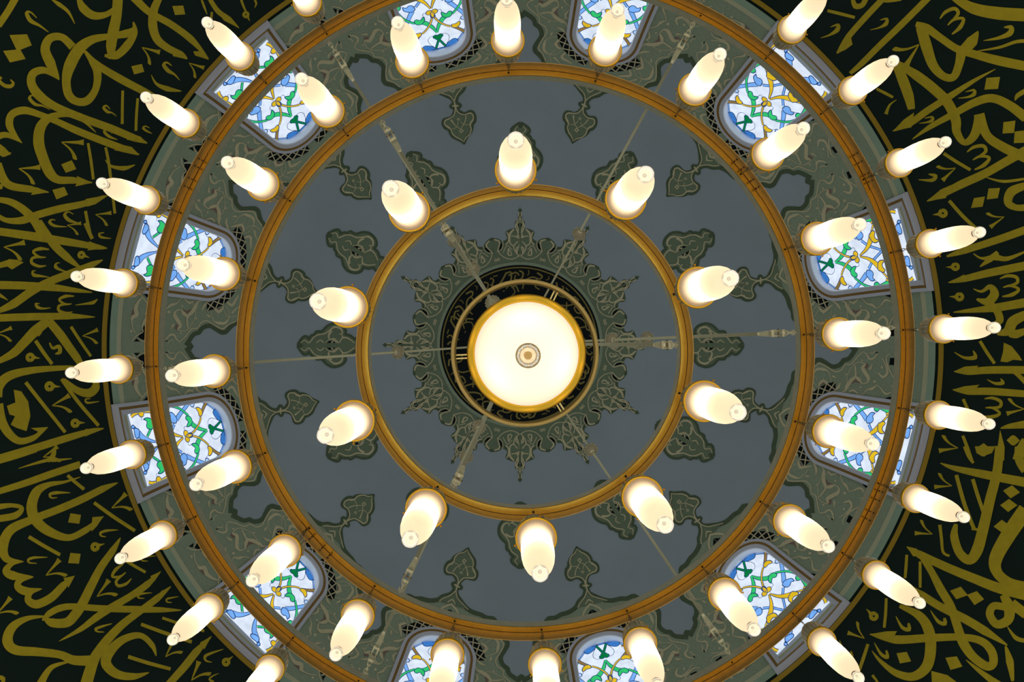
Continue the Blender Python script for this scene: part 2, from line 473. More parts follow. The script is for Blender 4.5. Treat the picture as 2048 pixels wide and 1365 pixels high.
LET_C = """
s 1630,-20,36 1750,48,66 1900,78,76 2060,88,76
m 1632,116,125
s 1420,130,8 1445,165,60 1475,265,66 1515,380,56 1575,445,46 1635,450,44 1668,375,48 1682,300,60
s 1415,140,30 1480,165,50 1560,222,44 1655,285,44 1760,318,48 1900,355,56 2060,388,56
s 1780,182,4 1745,240,66 1690,300,60
s 1780,298,5 1900,278,16 2000,245,20 2060,240,22
s 1930,160,5 1972,160,28 1965,195,34 1900,222,20 1810,238,3
s 1490,-15,38 1330,145,38 1200,270,36 1100,370,34 1030,430,20
s 1235,-20,34 1130,90,36 1020,215,34 955,312,12
p 1030,196 950,316 1005,290 1045,260
s 898,62,18 980,82,20 1058,102,18
s 915,158,3 960,145,18 955,175,28 910,205,12 858,222,3
s 1205,118,3 1245,110,16 1240,140,24 1200,162,10 1148,175,3
s 1045,-5,20 1062,35,34 1100,30,30 1125,-10,30
s 1190,-5,22 1250,5,20 1330,-5,18
v 1375,300,140
s 1300,372,50 1340,470,62 1372,560,60 1390,640,40
s 1300,365,30 1420,442,58 1520,520,60 1600,600,60 1648,700,58 1655,775,48 1700,835,34 1755,795,50 1785,705,60 1782,668,56
s 1882,404,3 1760,470,22 1620,560,38 1480,650,40 1380,722,38 1280,768,5
p 1405,658 1345,700 1280,768 1390,745
s 1786,668,60 1830,790,52 1920,858,56 2060,925,60
s 1395,815,4 1500,742,30 1640,665,40 1760,600,46 1860,575,50 1960,615,54 2060,690,60
p 1828,456 1908,450 1896,520 1816,525
p 1928,715 1998,706 1990,778 1922,782
p 1994,770 2066,762 2060,835 1988,838
p 1840,1104 1908,1100 1895,1160 1830,1168
p 1755,1160 1820,1150 1806,1210 1738,1218
s 1705,538,3 1755,528,16 1755,552,24 1720,568,12 1662,575,3
s 1465,692,3 1512,685,14 1510,705,20 1480,716,10 1435,722,3
s 1302,584,3 1262,615,12 1240,668,22
s 2060,530,30 2010,560,26 1995,590,4
s 2060,880,54 1940,948,50 1820,1016,48 1680,1080,48 1560,1142,38 1480,1178,5
p 1625,1082 1560,1110 1480,1178 1590,1160
s 1830,1040,5 1930,1062,18 2060,1046,14
m 1785,915,122
v 1600,1000,100
s 1490,1020,6 1530,1030,24 1510,1055,22 1430,1052,3
s 1578,898,20 1655,948,20 1735,995,18
s 1185,520,16 1235,545,18 1282,570,16
s 1610,1175,20 1690,1265,22 1775,1345,20
s 2060,1085,40 1975,1122,56 1955,1185,48 2000,1215,36 2060,1215,40
o 1575,1248,72
v 1885,1280,95
"""
LET_D = """
s 2060,28,46 1900,85,44 1700,150,40 1595,185,10
s 1752,168,6 1800,196,14 1880,190,36 1950,198,26 2060,155,10
s 1895,160,24 1850,200,36 1790,245,6
s 2060,238,50 1850,280,46 1700,316,38 1605,338,5
p 1700,290 1605,338 1690,335
o 1648,245,66
o 1672,421,70
m 1965,355,115
s 1752,375,5 1800,390,16 1850,362,30 1875,405,54 1835,450,50 1770,435,10
s 1840,455,40 1890,505,44 1905,560,46 1865,585,14
s 2060,455,54 1860,488,46 1635,512,5
s 2060,525,50 1985,565,62 1955,620,60 1890,640,10
s 2060,620,34 2000,640,50 1960,640,30
p 1930,690 1975,710 2020,765 2038,795 1985,790 1950,805 1910,800 1925,745
s 1640,745,3 1700,778,16 1762,775,28 1750,735,4
s 1790,680,18 1830,745,20 1876,812,18
s 2060,850,46 1850,850,44 1720,860,38 1638,858,4
p 1782,824 1700,830 1638,858 1750,862
s 2060,990,40 1850,975,44 1720,975,40 1630,965,4
p 1788,936 1700,945 1630,965 1750,975
s 1985,855,22 2020,885,26 2060,925,28
s 1832,905,3 1878,928,16 1925,925,24 1910,900,4
m 1862,1070,112
v 2000,1070,100
v 1610,1292,105
p 1765,1310 1812,1278 1860,1318 1815,1358
s 1985,1232,10 1985,1262,76 1985,1292,10
p 1908,1200 1935,1300 1932,1380 1885,1380 1895,1290
s 1910,1192,5 1960,1180,28 2060,1168,50
s 1692,1020,18 1710,1060,18 1730,1100,16
s 1690,1235,18 1715,1300,20 1742,1380,20
s 2060,1260,50 2030,1320,60 2010,1380,60
"""
LET_E = """
s 1558,78,4 1640,108,30 1800,142,48 2060,192,56
s 1905,-20,50 1890,130,54 1850,290,58 1812,450,62 1775,585,66 1730,645,56 1672,605,50 1640,510,48 1650,435,20
s 1652,148,22 1700,320,24 1755,462,22
s 1748,172,22 1778,270,22 1812,372,20
s 1742,460,20 1775,468,14
s 1555,440,20 1565,520,18 1575,600,16 1612,622,14
p 1925,240 1978,208 2025,250 1970,285
p 1908,325 1960,288 2010,325 1955,365
p 1870,450 1918,410 1970,448 1922,488
p 1615,826 1678,802 1720,852 1652,876
p 1715,850 1772,828 1815,876 1758,910
p 1302,1192 1362,1184 1388,1240 1322,1252
p 1588,1218 1655,1210 1688,1270 1618,1290
v 1580,195,96
v 1468,472,96
v 1078,1072,96
s 2060,350,90 1950,510,86 1882,640,76 1892,720,60 1960,778,58 2060,800,50
s 1362,570,4 1440,615,46 1600,690,50 1750,752,54 1900,810,60 2060,848,70
p 1360,565 1420,580 1450,620 1400,625
s 1450,620,40 1510,720,40 1562,820,50 1620,920,50 1660,1040,50 1692,1130,58 1750,1212,52 1830,1268,50 1868,1248,50 1858,1180,50 1800,1122,45 1690,1098,40 1500,1102,46 1300,1112,50 1145,1080,5
p 1145,1080 1240,1064 1305,1062 1290,1090
s 1300,765,20 1450,852,46 1560,920,46 1700,990,50 1820,1062,50 1950,1145,8
s 1940,1150,10 1965,1240,46 1982,1355,16
s 1320,915,20 1430,968,50 1488,1050,62 1502,1160,64 1478,1270,62 1400,1328,50 1300,1308,40 1210,1240,22 1158,1178,3
s 1925,850,40 1960,920,66 1955,995,56 1890,1022,48 1848,965,46 1872,915,44 1950,925,40
s 1975,900,60 2060,965,56
s 1950,1035,3 2000,1102,26 2060,1120,24
s 1500,940,3 1545,1005,20 1585,1018,26 1582,985,14
s 1298,975,3 1335,1040,20 1375,1052,26 1372,1015,12
s 1172,1130,3 1210,1195,18 1248,1215,24 1242,1175,10
s 968,1115,3 1000,1188,18 1040,1215,22 1035,1180,10
s 1362,615,16 1358,680,18 1352,752,16
s 1440,655,16 1440,730,18 1440,808,16
s 1242,870,16 1238,960,18 1230,1042,16
s 1135,1138,18 1105,1230,20 1068,1335,18
o 1170,976,72
p 1505,1295 1600,1320 1680,1380 1510,1380
s 1708,1230,3 1780,1290,24 1900,1380,50
s 2010,-20,30 2020,60,50 2060,120,60
p 1760,-20 1880,-20 1860,20 1805,40 1770,20
s 1700,-20,20 1725,40,20 1752,78,16
s 1160,1320,16 1180,1345,14 1200,1375,10
s 1545,280,4 1600,300,24 1665,330,3
"""
MARKS = {
 'v': [[(-.42, .48, .30), (-.30, .20, .16), (-.02, -.50, .03)], [(-.02, -.50, .05), (.10, -.05, .09), (.25, .22, .14), (.40, .38, .20), (.45, .52, .04)]],
 'm': [[(-.52, .45, .06), (-.48, -.05, .20), (-.25, -.42, .14), (-.02, -.05, .14), (-.06, .35, .05)],
       [(-.02, .05, .10), (.10, -.38, .16), (.38, -.38, .18), (.50, .05, .16), (.40, .45, .05)]],
}
def local_mark(kind, x, y, s):
    """small vowel marks stand upright on the band: up is towards the crown of the dome"""
    L = math.hypot(x, y); ux, uy = -x / L, -y / L; rx, ry = -uy, ux
    out = []
    if kind == 'o':
        ring = [(.24 * math.cos(a), .02 + .24 * math.sin(a), .30) for a in [2 * PI * i / 10 for i in range(10)]]
        sets = [ring + [ring[0]], [(-.02, .28, .34), (.06, .55, .16), (.10, .85, .02)]]
    else: sets = MARKS[kind]
    for st in sets:
        out.append([(x + (a * rx + b * ux) * s, y + (a * ry + b * uy) * s, wd * s) for a, b, wd in st])
    return out

band = MB()
def band_base():
    rows = []
    rho = 824.0
    while rho < 876: rows.append(rho); rho += 6
    rows += [876 + 22 * i for i in range(34)]
    n = 180
    for i in range(n):
        a = 2 * PI * i / n
        for rr in rows: band.v.append(P(rr * math.cos(a), rr * math.sin(a), 0.0))
    L = len(rows)
    for i in range(n):
        j = (i + 1) % n
        for k in range(L - 1): band.quad((i * L + k, j * L + k, j * L + k + 1, i * L + k + 1), M_band)
band_base()
def ringstrip(mb, r0, r1, m, h, n=360):
    base = len(mb.v)
    for i in range(n):
        a = 2 * PI * i / n
        mb.v.append(P(r0 * math.cos(a), r0 * math.sin(a), h)); mb.v.append(P(r1 * math.cos(a), r1 * math.sin(a), h))
    for i in range(n):
        j = (i + 1) % n; mb.quad((base + 2 * i, base + 2 * i + 1, base + 2 * j + 1, base + 2 * j), m)
ringstrip(band, 832, 842, M_goldline, .004)
lh = [0]
for T, txt in ((TA, LET_A), (TB, LET_B), (TC, LET_C), (TD, LET_D), (TE, LET_E), (TF, LET_F)):
    for kind, pts in parse(txt):
        h = .004
        if kind == 's':
            q = []
            for x, y, wd in pts:
                u = unproj(*T(x, y)); q.append((u[0], u[1], wd * S7))
            strip(band, q, M_gold, lift(h), 4.0)
        elif kind == 'p':
            q = [unproj(*T(x, y)) for x, y in pts]
            area(band, q, M_gold, lift(h), 0)
        else:
            for x, y, s in pts:
                u = unproj(*T(x, y))
                for st in local_mark(kind, u[0], u[1], s * S7): strip(band, st, M_gold, lift(h), 2.5)
ringstrip(band, 1290, 1304, M_goldline, .004); ringstrip(band, 1318, 1602, M_strip, .003)
for T, txt in ((TA, LET_A), (TB, LET_B), (TF, LET_F)):
    for kind, pts in parse(txt):
        us = [unproj(*T(p[0], p[1])) + tuple(v * S7 for v in p[2:]) for p in pts]
        if any(abs(math.atan2(u[1], -u[0])) > math.radians(33) for u in us): continue
        for c_ in (1, -1):
            q = [(-u[1] * c_, u[0] * c_) + tuple(u[2:]) for u in us]
            if kind == 's': strip(band, q, M_gold, lift(.004), 6.0)
            elif kind == 'p': area(band, q, M_gold, lift(.004), 0)
            else:
                for x, y, z_ in q:
                    for st in local_mark(kind, x, y, z_): strip(band, st, M_gold, lift(.004), 4)
wall = band.build('wall_drum'); wall['kind'] = 'structure'
wall['label'] = 'dark green drum wall with a band of gold calligraphy'

# ------------------------------------------------------------ window outlines
def phi_of(rho):
    r, z = dome_rz(rho); return math.asin((z - HD) / RD)
V_B = RD * phi_of(831); V_S = RD * phi_of(650); V_T = RD * phi_of(590)
W_B, W_S = .520, .462
def outline(d):
    """window opening inset by d, in surface metres (s across, v up the meridian)"""
    base = []
    nb = 10
    for i in range(nb + 1): base.append((-W_B + 2 * W_B * i / nb, V_B))
    ns = 14
    for i in range(1, ns + 1):
        t = i / ns; base.append((W_B + (W_S - W_B) * t, V_B + (V_S - V_B) * t))
    na = 28; b = V_T - V_S
    for i in range(1, na):
        t = PI * i / na; e = 2 / 2.1
        c, s_ = math.cos(t), math.sin(t)
        base.append((W_S * math.copysign(abs(c) ** e, c), V_S + b * abs(s_) ** e))
    for i in range(ns, 0, -1):
        t = i / ns; base.append((-(W_B + (W_S - W_B) * t), V_B + (V_S - V_B) * t))
    n = len(base); out = []
    for i in range(n):
        p = base[i]; a = base[i - 1]; c = base[(i + 1) % n]
        if i == 0: out.append((p[0] + d, p[1] + d)); continue
        if i == nb: out.append((p[0] - d, p[1] + d)); continue
        dx, dy = c[0] - a[0], c[1] - a[1]; L = math.hypot(dx, dy) or 1
        out.append((p[0] - dy / L * d, p[1] + dx / L * d))
    return out
def dome_sv(th, s, v, h=0.0):
    ph = v / RD; R = RD - h; t = th + s / (RD * math.cos(ph))
    return (AX + R * math.cos(ph) * math.cos(t), AY + R * math.cos(ph) * math.sin(t), HD + R * math.sin(ph))
def ideal_sv(s, v, off=0.0):
    ph = v / RD; r = RD * math.cos(ph); z = HD + RD * math.sin(ph); t = off + s / r
    k = F * r / z
    return (k * math.cos(t), k * math.sin(t))
HOLE = outline(.05)
WIN_TH = [math.radians(15 + 30 * k) for k in range(12)]

# ------------------------------------------------------------ the dome with its painted ornament
dome = MB()
def dome_base():
    p0 = phi_of(826)
    rows = [p0 + math.radians(.5) * i for i in range(54)]
    last = rows[-1]; k = 26
    rows += [last + (PI / 2 - last) * i / k for i in range(1, k)]
    n = 720
    idx = {}
    for j, ph in enumerate(rows):
        for i in range(n):
            a = 2 * PI * i / n
            dome.v.append((AX + RD * math.cos(ph) * math.cos(a), AY + RD * math.cos(ph) * math.sin(a), HD + RD * math.sin(ph)))
    dome.v.append((AX, AY, HD + RD)); top = len(dome.v) - 1
    for j in range(len(rows) - 1):
        phc = (rows[j] + rows[j + 1]) / 2
        for i in range(n):
            a = 2 * PI * (i + .5) / n
            if j < 56:
                da = (a - math.radians(15)) % math.radians(30)
                if da > math.radians(15): da -= math.radians(30)
                if inside(HOLE, da * RD * math.cos(phc), phc * RD): continue
            i2 = (i + 1) % n
            dome.quad((j * n + i, j * n + i2, (j + 1) * n + i2, (j + 1) * n + i), M_plaster)
    for i in range(n): dome.quad(((len(rows) - 1) * n + i, (len(rows) - 1) * n + (i + 1) % n, top), M_plaster)
dome_base()

def polar(x, y): return math.hypot(x, y), math.atan2(y, x)
def canon(pts, axis_deg):
    """traced points (frame pixels) -> rho, angle from the axis (image angle, degrees, counter-clockwise)"""
    out = []
    for p in pts:
        u = unproj(p[0], p[1]); r, a = polar(*u)
        d = (a + math.radians(axis_deg) + PI) % (2 * PI) - PI
        out.append((r, d) + tuple(p[2:]))
    return out
def place(pts, th, mir):
    out = []
    for p in pts:
        a = th + p[1] * mir
        out.append((p[0] * math.cos(a), p[0] * math.sin(a)) + tuple(p[2:]))
    return out
def scaled(T, s, pts): return [T(p[0], p[1]) + tuple(q * s for q in p[2:]) for p in pts]
BAY_TH = [math.radians(30 * k) for k in range(12)]

# boundary of the green field, from the tip of a plaster bay to the pendant under a window
bay_px = [(1043.7, 26.4), (1053, 33), (1064, 41), (1067, 51), (1076, 58), (1079.5, 70), (1073, 81), (1066, 93), (1067, 104), (1076, 113), (1083, 122),
          (1086, 137), (1095, 150), (1109, 152), (1120, 158), (1136, 163), (1148, 171), (1159, 184.6), (1166, 195), (1166, 199)]
bay = canon([(x, y) for x, y in bay_px], 90)     # angle increases towards the right-hand window
bay = [(r, abs(d)) for r, d in bay]
bay[0] = (bay[0][0], 0.0)
H15 = math.radians(15)
bay = [(r, min(d, H15 - .004)) for r, d in bay]
def half_field():
    b = [(r * math.cos(d), r * math.sin(d), 1.0) for r, d in bay]
    q = [(p[0], p[1]) for p in smooth(b, 6)]
    stem_r = bay[-1][0]
    q.append((stem_r * math.cos(H15), stem_r * math.sin(H15)))
    o = outline(.02); n = len(o)
    # top of the arch down one side of the window: s negative side towards the bay
    top = max(range(n), key=lambda i: o[i][1])
    side = [o[i % n] for i in range(top, n)] + [o[0]]
    for s, v in side: q.append(ideal_sv(s, v, H15))
    a_end = math.atan2(q[-1][1], q[-1][0])
    k = 5
    for i in range(k + 1):
        a = a_end * (1 - i / k); q.append((826 * math.cos(a), 826 * math.sin(a)))
    kk = 4
    for i in range(1, kk):
        r = 826 + (bay[0][0] - 826) * i / kk; q.append((r, 0.0))
    return q
HF = half_field()
v0, f0 = cdt(HF, 11)
bay_line = [(r * math.cos(d), r * math.sin(d), 0) for r, d in bay]
# scroll work between the windows, half of it (angle from the bay axis)
TS = tiles(200, 560, 300 / 1706); SS = 300 / 1706
def tr(txt, T, s, axis):
    out = []
    for kind, pts in parse(txt):
        q = [T(p[0], p[1]) + tuple(v * s for v in p[2:]) for p in pts]
        out.append((kind, canon(q, axis)))
    return out
SCROLL = tr("""
s 360,702,10 395,655,13 435,622,13 490,592,12 478,545,14 500,480,26 535,430,26
s 425,655,11 470,692,12 520,702,12
s 403,608,10 372,545,12 362,470,14 372,425,44 418,400,44 405,330,46 425,270,34 455,225,22 485,195,6
s 448,140,12 480,190,16 540,268,12 600,330,12
s 560,400,10 600,470,14 640,560,20 650,640,12 620,690,10
s 700,640,10 660,560,12 640,470,30 690,420,30 740,470,12
s 600,250,12 660,230,26 720,300,12 770,330,8
s 742,692,12 790,632,22 842,625,24 865,672,14 905,704,10
s 770,720,10 800,690,12 840,690,8
s 905,704,10 960,655,13 1040,560,13 1108,550,12 1150,488,12 1220,468,14 1290,510,13 1390,558,15 1462,510,13 1550,470,12
s 765,320,12 810,285,32 872,268,12 915,218,9 965,205,8
s 1020,550,10 960,582,9 885,565,14 915,520,42 880,455,44 850,405,42 865,352,16 935,338,8
s 805,570,5 828,515,26 850,505,5
s 1000,545,16 992,430,22 1045,370,44 1090,300,38 1110,255,20 1170,232,8
s 925,345,14 955,385,44 990,412,26
s 1050,250,7 1085,330,8 1078,440,8 1015,552,8
s 960,215,10 1018,262,26 1070,235,6
s 1250,285,8 1300,325,28 1350,362,34 1395,325,26 1405,295,6
s 1350,360,20 1350,392,6
s 1262,330,6 1270,400,7 1300,470,10 1345,490,34 1420,492,30 1465,430,8 1465,350,6 1420,292,6
s 1205,395,4 1235,412,24 1258,420,6
s 1160,350,5 1185,295,28 1250,240,20 1340,205,9 1410,212,9 1495,290,34 1550,215,22 1575,170,5
s 1500,380,24 1545,330,14 1590,300,6
s 1410,350,6 1440,400,6 1480,425,8 1560,410,6
d 355,585,15
d 782,366,17
d 937,300,12
d 919,603,12
d 1096,441,11
d 520,385,12
d 700,530,14
""", TS, SS, 180)
BLACKS = tr("""
p 430,655 500,688 520,640 540,560 500,520 475,590
p 383,702 418,668 455,702
p 540,560 620,560 610,640 540,640
p 742,702 745,680 770,695 772,702
p 480,140 560,160 590,210 530,200
p 560,150 700,160 640,190 600,200
""", TS, SS, 180)
MAROON = tr("""
p 358,405 375,330 390,345 380,425
p 850,555 870,505 905,540 880,570
p 940,340 990,355 1050,330 1040,360 980,385
p 1290,320 1340,335 1400,300 1395,325 1345,350
p 1480,280 1520,270 1500,300
""", TS, SS, 180)
def all_half(fn):
    for th in BAY_TH:
        for mir in (1, -1): fn(th, mir)
def put(th, mir):
    base = len(dome.v); c, s_ = math.cos(th), math.sin(th)
    for x, y in v0:
        y2 = y * mir; dome.v.append(P(x * c - y2 * s_, x * s_ + y2 * c, .003))
    for t in f0: dome.quad([base + i for i in t], M_green)
    q = [(x * c - y * mir * s_, x * s_ + y * mir * c, 9.0) for x, y, _ in bay_line]
    strip(dome, q, M_dark, lift(.006), 5, off=-4.0 * mir)
    for kind, pts in BLACKS: area(dome, [p[:2] for p in place(pts, th, mir)], M_black, lift(.006), 0)
    for kind, pts in MAROON: area(dome, [p[:2] for p in place(pts, th, mir)], M_maroon, lift(.008), 0)
    for kind, pts in SCROLL:
        q = place(pts, th, mir)
        if kind == 's': strip(dome, q, M_olive, lift(.010), 4)
        else: disc(dome, q[0][0], q[0][1], q[0][2], M_olive, lift(.010), 12)
all_half(put)
ringstrip(dome, 812, 826, M_strip, .011); ringstrip(dome, 803, 812, M_strip2, .011)

# pendant below every window (image angle of that axis: 105)
TP = tiles(820, 140, 300 / 2048); SP = 300 / 2048
PEND = tr("""
f 790,180 770,230 740,290 680,350 655,400 660,440 700,468 702,505 672,532 700,562 750,582 820,550 872,570 905,640 900,710 870,750 865,800 840,860 790,925 745,1015 700,990 640,960 580,930 540,880 520,830 465,800 435,740 445,680 490,655 550,640 580,600 590,540 550,522 540,490 572,458 572,430 540,390 470,360 370,325 300,300
s 600,425,14 615,480,22 636,550,16 680,595,14 750,610,14 820,588,18 862,620,16 858,680,18 832,715,26 822,760,16 836,810,16 812,880,16 762,930,14 738,985,6
s 618,500,16 615,570,16 590,630,16 530,668,18 482,690,20 472,740,16 525,785,28 560,812,14 572,860,16 620,910,16 690,948,14 738,985,6
s 575,492,14 620,490,26 665,490,14
s 605,425,14 640,335,14 710,240,13 730,190,12
s 600,425,14 540,355,14 430,318,13 330,290,12
s 520,260,12 585,300,20 630,235,12
s 560,680,24 600,735,14 650,785,9 700,800,9
s 765,625,16 752,700,12 705,790,10
s 655,710,8 648,755,8 615,795,8 570,812,6
s 690,708,7 735,742,8 800,748,8 830,740,6
q 660,675,24
q 700,832,34
""", TP, SP, 105)
TM = tiles(580, 640, 240 / 1365); SM = 240 / 1365
MED = tr("""
f 95,263 150,212 185,200 215,225 250,190 290,172 305,145 370,140 430,82 500,55 580,75 622,120 622,170 680,190 735,232 765,215 790,235 818,263
s 118,263,8 168,232,11 216,263,12 270,198,13 320,172,13 395,158,14 450,120,14 510,82,24 575,100,22 596,150,14 560,165,12
s 470,120,30 440,180,22 452,225,11 500,215,14 552,263,16
s 560,263,10 600,205,18 660,212,14 735,263,10
s 600,205,14 590,170,12
s 300,263,8 345,232,14 385,263,10
s 400,263,7 470,218,12 530,263,10
s 470,263,10 495,240,14
b 415,263 455,235 475,263
b 490,263 480,232 520,250 525,263
""", TM, SM, 180)
# star around the crown
TR = tiles(740, 420, 300 / 1462); SR = 300 / 1462
def axis_angle(px, py):
    u = unproj(px, py); return -math.degrees(math.atan2(u[1], u[0]))
star_txt = """
f 322,636 345,692 388,700 402,760 452,775 440,832 440,888 500,905 502,960 460,985 422,1022
s 342,658,13 378,680,8 412,712,10 425,752,12 480,772,14 552,768,10
s 395,700,8 440,690,10 495,715,12 520,760,12
s 455,800,13 468,850,22 505,880,14 560,905,14 600,880,12
s 440,880,10 480,880,16 530,910,14 545,950,10
s 552,768,10 560,800,14 520,830,10 500,860,10
s 560,800,10 620,840,12 665,815,12 705,850,10 660,885,12 625,850,10
s 575,830,10 600,890,12 660,900,10 710,890,8
s 445,1022,12 480,990,18 512,1000,12 560,1048,10
s 500,960,12 520,965,8 560,1000,8 565,1050,8
s 560,1050,9 640,1025,8 695,970,9 706,905,8 700,880,12
s 590,940,16 640,975,14 660,945,9 590,940,9
s 600,1010,7 560,940,7 620,920,7
q 635,1082,18
q 552,770,20
b 430,705 478,702 500,722 455,748
b 512,972 545,975 568,1010 570,1050 535,1030 515,1000
b 650,830 685,842 692,862 655,872
"""
STAR = tr(star_txt, TR, SR, 150)
def decorate(items, th, mir, hs, edge, fill):
    for kind, pts in items:
        q = place(pts, th, mir)
        if kind == 'f':
            pass
        elif kind == 's': strip(dome, q, M_olive, lift(hs + .006), 3)
        elif kind == 'b': area(dome, [p[:2] for p in q], M_black, lift(hs + .004), 0)
        elif kind == 'q':
            x, y, r = q[0]
            disc(dome, x, y, r, M_olive, lift(hs + .006), 4, inner=r * .45)
for th in WIN_TH:
    q = [p[:2] for p in smooth([(x, y, 0) for x, y in place(PEND[0][1], th, 1)], 2.5)]
    area(dome, [p[:2] for p in q], M_deep, lift(.007), 10)
    strip(dome, [(p[0], p[1], 5.0) for p in q], M_dark, lift(.009), 4, off=2.0)
    decorate(PEND, th, 1, .009, 0, 0)
    # lace of black lozenges over each window arch
    for k in range(-5, 6):
        if k == 0: continue
        o = outline(-.02); top = max(range(len(o)), key=lambda i: o[i][1])
        a = o[(top + k * 2) % len(o)]; b = o[(top + k * 2 + 2) % len(o)]
        o2 = outline(-.12); c = o2[(top + k * 2 + 2) % len(o)]; d = o2[(top + k * 2) % len(o)]
        pl = [ideal_sv(*p, off=th) for p in (a, b, c, d)]
        area(dome, pl, M_black, lift(.0115), 0)
        strip(dome, [pl[0] + (2.2,), pl[2] + (2.2,)], M_olive, lift(.0135), 4); strip(dome, [pl[1] + (2.2,), pl[3] + (2.2,)], M_olive, lift(.0135), 4)
    ax = lambda r, d: (r * math.cos(th + math.radians(d)), r * math.sin(th + math.radians(d)))
    area(dome, [ax(545, 0), ax(556, 1.3), ax(562, 1.5), ax(558, 0), ax(562, -1.5), ax(556, -1.3)], M_black, lift(.0115), 0)
    for sgn in (1, -1):
        strip(dome, [ax(535, 0) + (4,), ax(548, 1.7 * sgn) + (4,), ax(566, 2.4 * sgn) + (3,)], M_olive, lift(.0135), 4)
def fan_fill(items, th, edge_w, inner_rho, m, h):
    """closed shape symmetric about its axis, or star sector down to inner_rho"""
    f = items[0][1]
    up = place(f, th, 1); lo = place(f, th, -1)
    return up, lo
for th in BAY_TH:
    f = MED[0][1]; f = [(f[0][0], 0.0)] + f[1:-1] + [(f[-1][0], 0.0)]
    s = sum(1 if p[1] > 0 else -1 for p in f)
    up = place(f, th, 1); lo = place(f, th, -1)
    up, lo = [[p[:2] for p in smooth([(x, y, 0) for x, y in z_], 2.5)] for z_ in (up, lo)]
    poly = [p[:2] for p in up] + [p[:2] for p in lo[::-1]][1:-1]
    area(dome, poly, M_deep, lift(.007), 10)
    for side, sg in ((up, 1), (lo, -1)):
        strip(dome, [(p[0], p[1], 5.0) for p in side], M_dark, lift(.009), 4, off=-2.0 * sg * (1 if s > 0 else 1) )
    for mir in (1, -1): decorate(MED, th, mir, .009, 0, 0)
def tip_cap(th, r, h, sign=1, k=5.0):
    q = [(r + 3.5 * sign, 0), (r - 5 * sign, k / r), (r - 10 * sign, 0), (r - 5 * sign, -k / r)]
    area(dome, [p[:2] for p in place(q, th, 1)], M_dark, lift(h), 0)
for th in BAY_TH:
    tip_cap(th, MED[0][1][0][0], .0095); tip_cap(th, MED[0][1][-1][0], .0095, -1, 3.5)
    tip_cap(th, STAR[0][1][0][0], .0065, 1, 4.0); tip_cap(th, bay[0][0] - 2, .0065, 1, 8.0)
for th in BAY_TH:
    f = STAR[0][1]
    sgn = 1 if f[-1][1] > 0 else -1
    for mir in (1, -1):
        q = place([(r, abs(d) if i else 0.0) for i, (r, d) in enumerate(f)], th, mir)
        q = q[:-1] + place([(f[-1][0], H15)], th, mir)
        q = [p[:2] for p in smooth([(x, y, 0) for x, y in q], 2.5)]
        inner = [(158 * math.cos(th + mir * H15 * i / 6), 158 * math.sin(th + mir * H15 * i / 6)) for i in range(6, -1, -1)]
        area(dome, [p[:2] for p in q] + inner, M_deep, lift(.003), 10)
        strip(dome, [(p[0], p[1], 5.0) for p in q], M_dark, lift(.006), 4, off=2.0 * mir)
        for kind, pts in STAR:
            pts = [(p[0], abs(p[1])) + tuple(p[2:]) for p in pts]
            decorate([(kind, pts)], th, mir, .005, 0, 0)
ringstrip(dome, 158, 166, M_green, .012, 180)
for i_ in range(16): ringstrip(dome, .5 + i_ * 9.97, .5 + (i_ + 1) * 9.97, M_black, .013, 120)
ringstrip(dome, 153.5, 156, M_golddim, .016, 180)
CROWN = tr("""
s 790,1090,14 800,1040,15 850,1060,15 900,1110,14 920,1160,8
s 830,960,14 870,940,18 910,985,14 880,1040,12 850,1010,10
s 935,820,16 990,795,18 1000,830,12 950,880,14 945,960,14 1000,1020,12
s 985,850,12 1040,900,14 1090,880,12
s 1110,705,18 1150,720,14 1140,770,12 1090,800,10
s 1330,610,16 1280,700,16 1230,745,14 1170,730,10
s 1350,640,14 1420,610,16 1455,640,12
s 1385,760,14 1420,740,16 1450,800,12
s 1180,660,12 1170,680,8
s 1200,650,10 1245,640,10
s 760,1230,14 790,1225,16 830,1270,12 870,1260,10
s 870,1130,10 930,1100,14 990,1100,10 1010,1160,10
s 1020,740,8 1045,750,8 1040,780,6
s 870,880,8 900,890,8 910,915,6
s 930,1180,8 925,1200,8
""", TR, SR, 150)
for k in range(6):
    for kind, pts in CROWN:
        strip(dome, place(pts, math.radians(-150 + 60 * k), 1), M_golddim, lift(.016), 3)
ceil = dome.build('ceiling'); ceil['kind'] = 'structure'
ceil['label'] = 'grey dome painted with green arabesques and a star at its crown'

# ------------------------------------------------------------ windows
PB = (4.222, 7.69); PT = (3.862, 9.08)       # bottom and top of every pane: radius, height
_pl = math.hypot(PT[0] - PB[0], PT[1] - PB[1])
def pane_pt(th, s, t, h=0.0):
    """s across in metres, t 0..1 up the pane, h towards the room"""
    r = PB[0] + (PT[0] - PB[0]) * t; z = PB[1] + (PT[1] - PB[1]) * t
    nr, nz = -(PT[1] - PB[1]) / _pl, (PT[0] - PB[0]) / _pl
    r += nr * h; z += nz * h
    return (AX + r * math.cos(th) - s * math.sin(th), AY + r * math.sin(th) + s * math.cos(th), z)
def px_to_pane(px, py, th):
    d = Vector(((px - VX) / F, (py - VY) / F, 1.0))
    o = Vector(pane_pt(th, 0, 0)); u = Vector(pane_pt(th, 1, 0)) - o; v = Vector(pane_pt(th, 0, 1)) - o
    n = u.cross(v); k = o.dot(n) / d.dot(n); p = d * k - o
    return (p.dot(u) / u.dot(u), p.dot(v) / v.dot(v) * _pl)
TW = tiles(400, 50, 300 / 1517)
pm = 7.9 / F * (300 / 1517)       # metres per traced unit on the pane, roughly
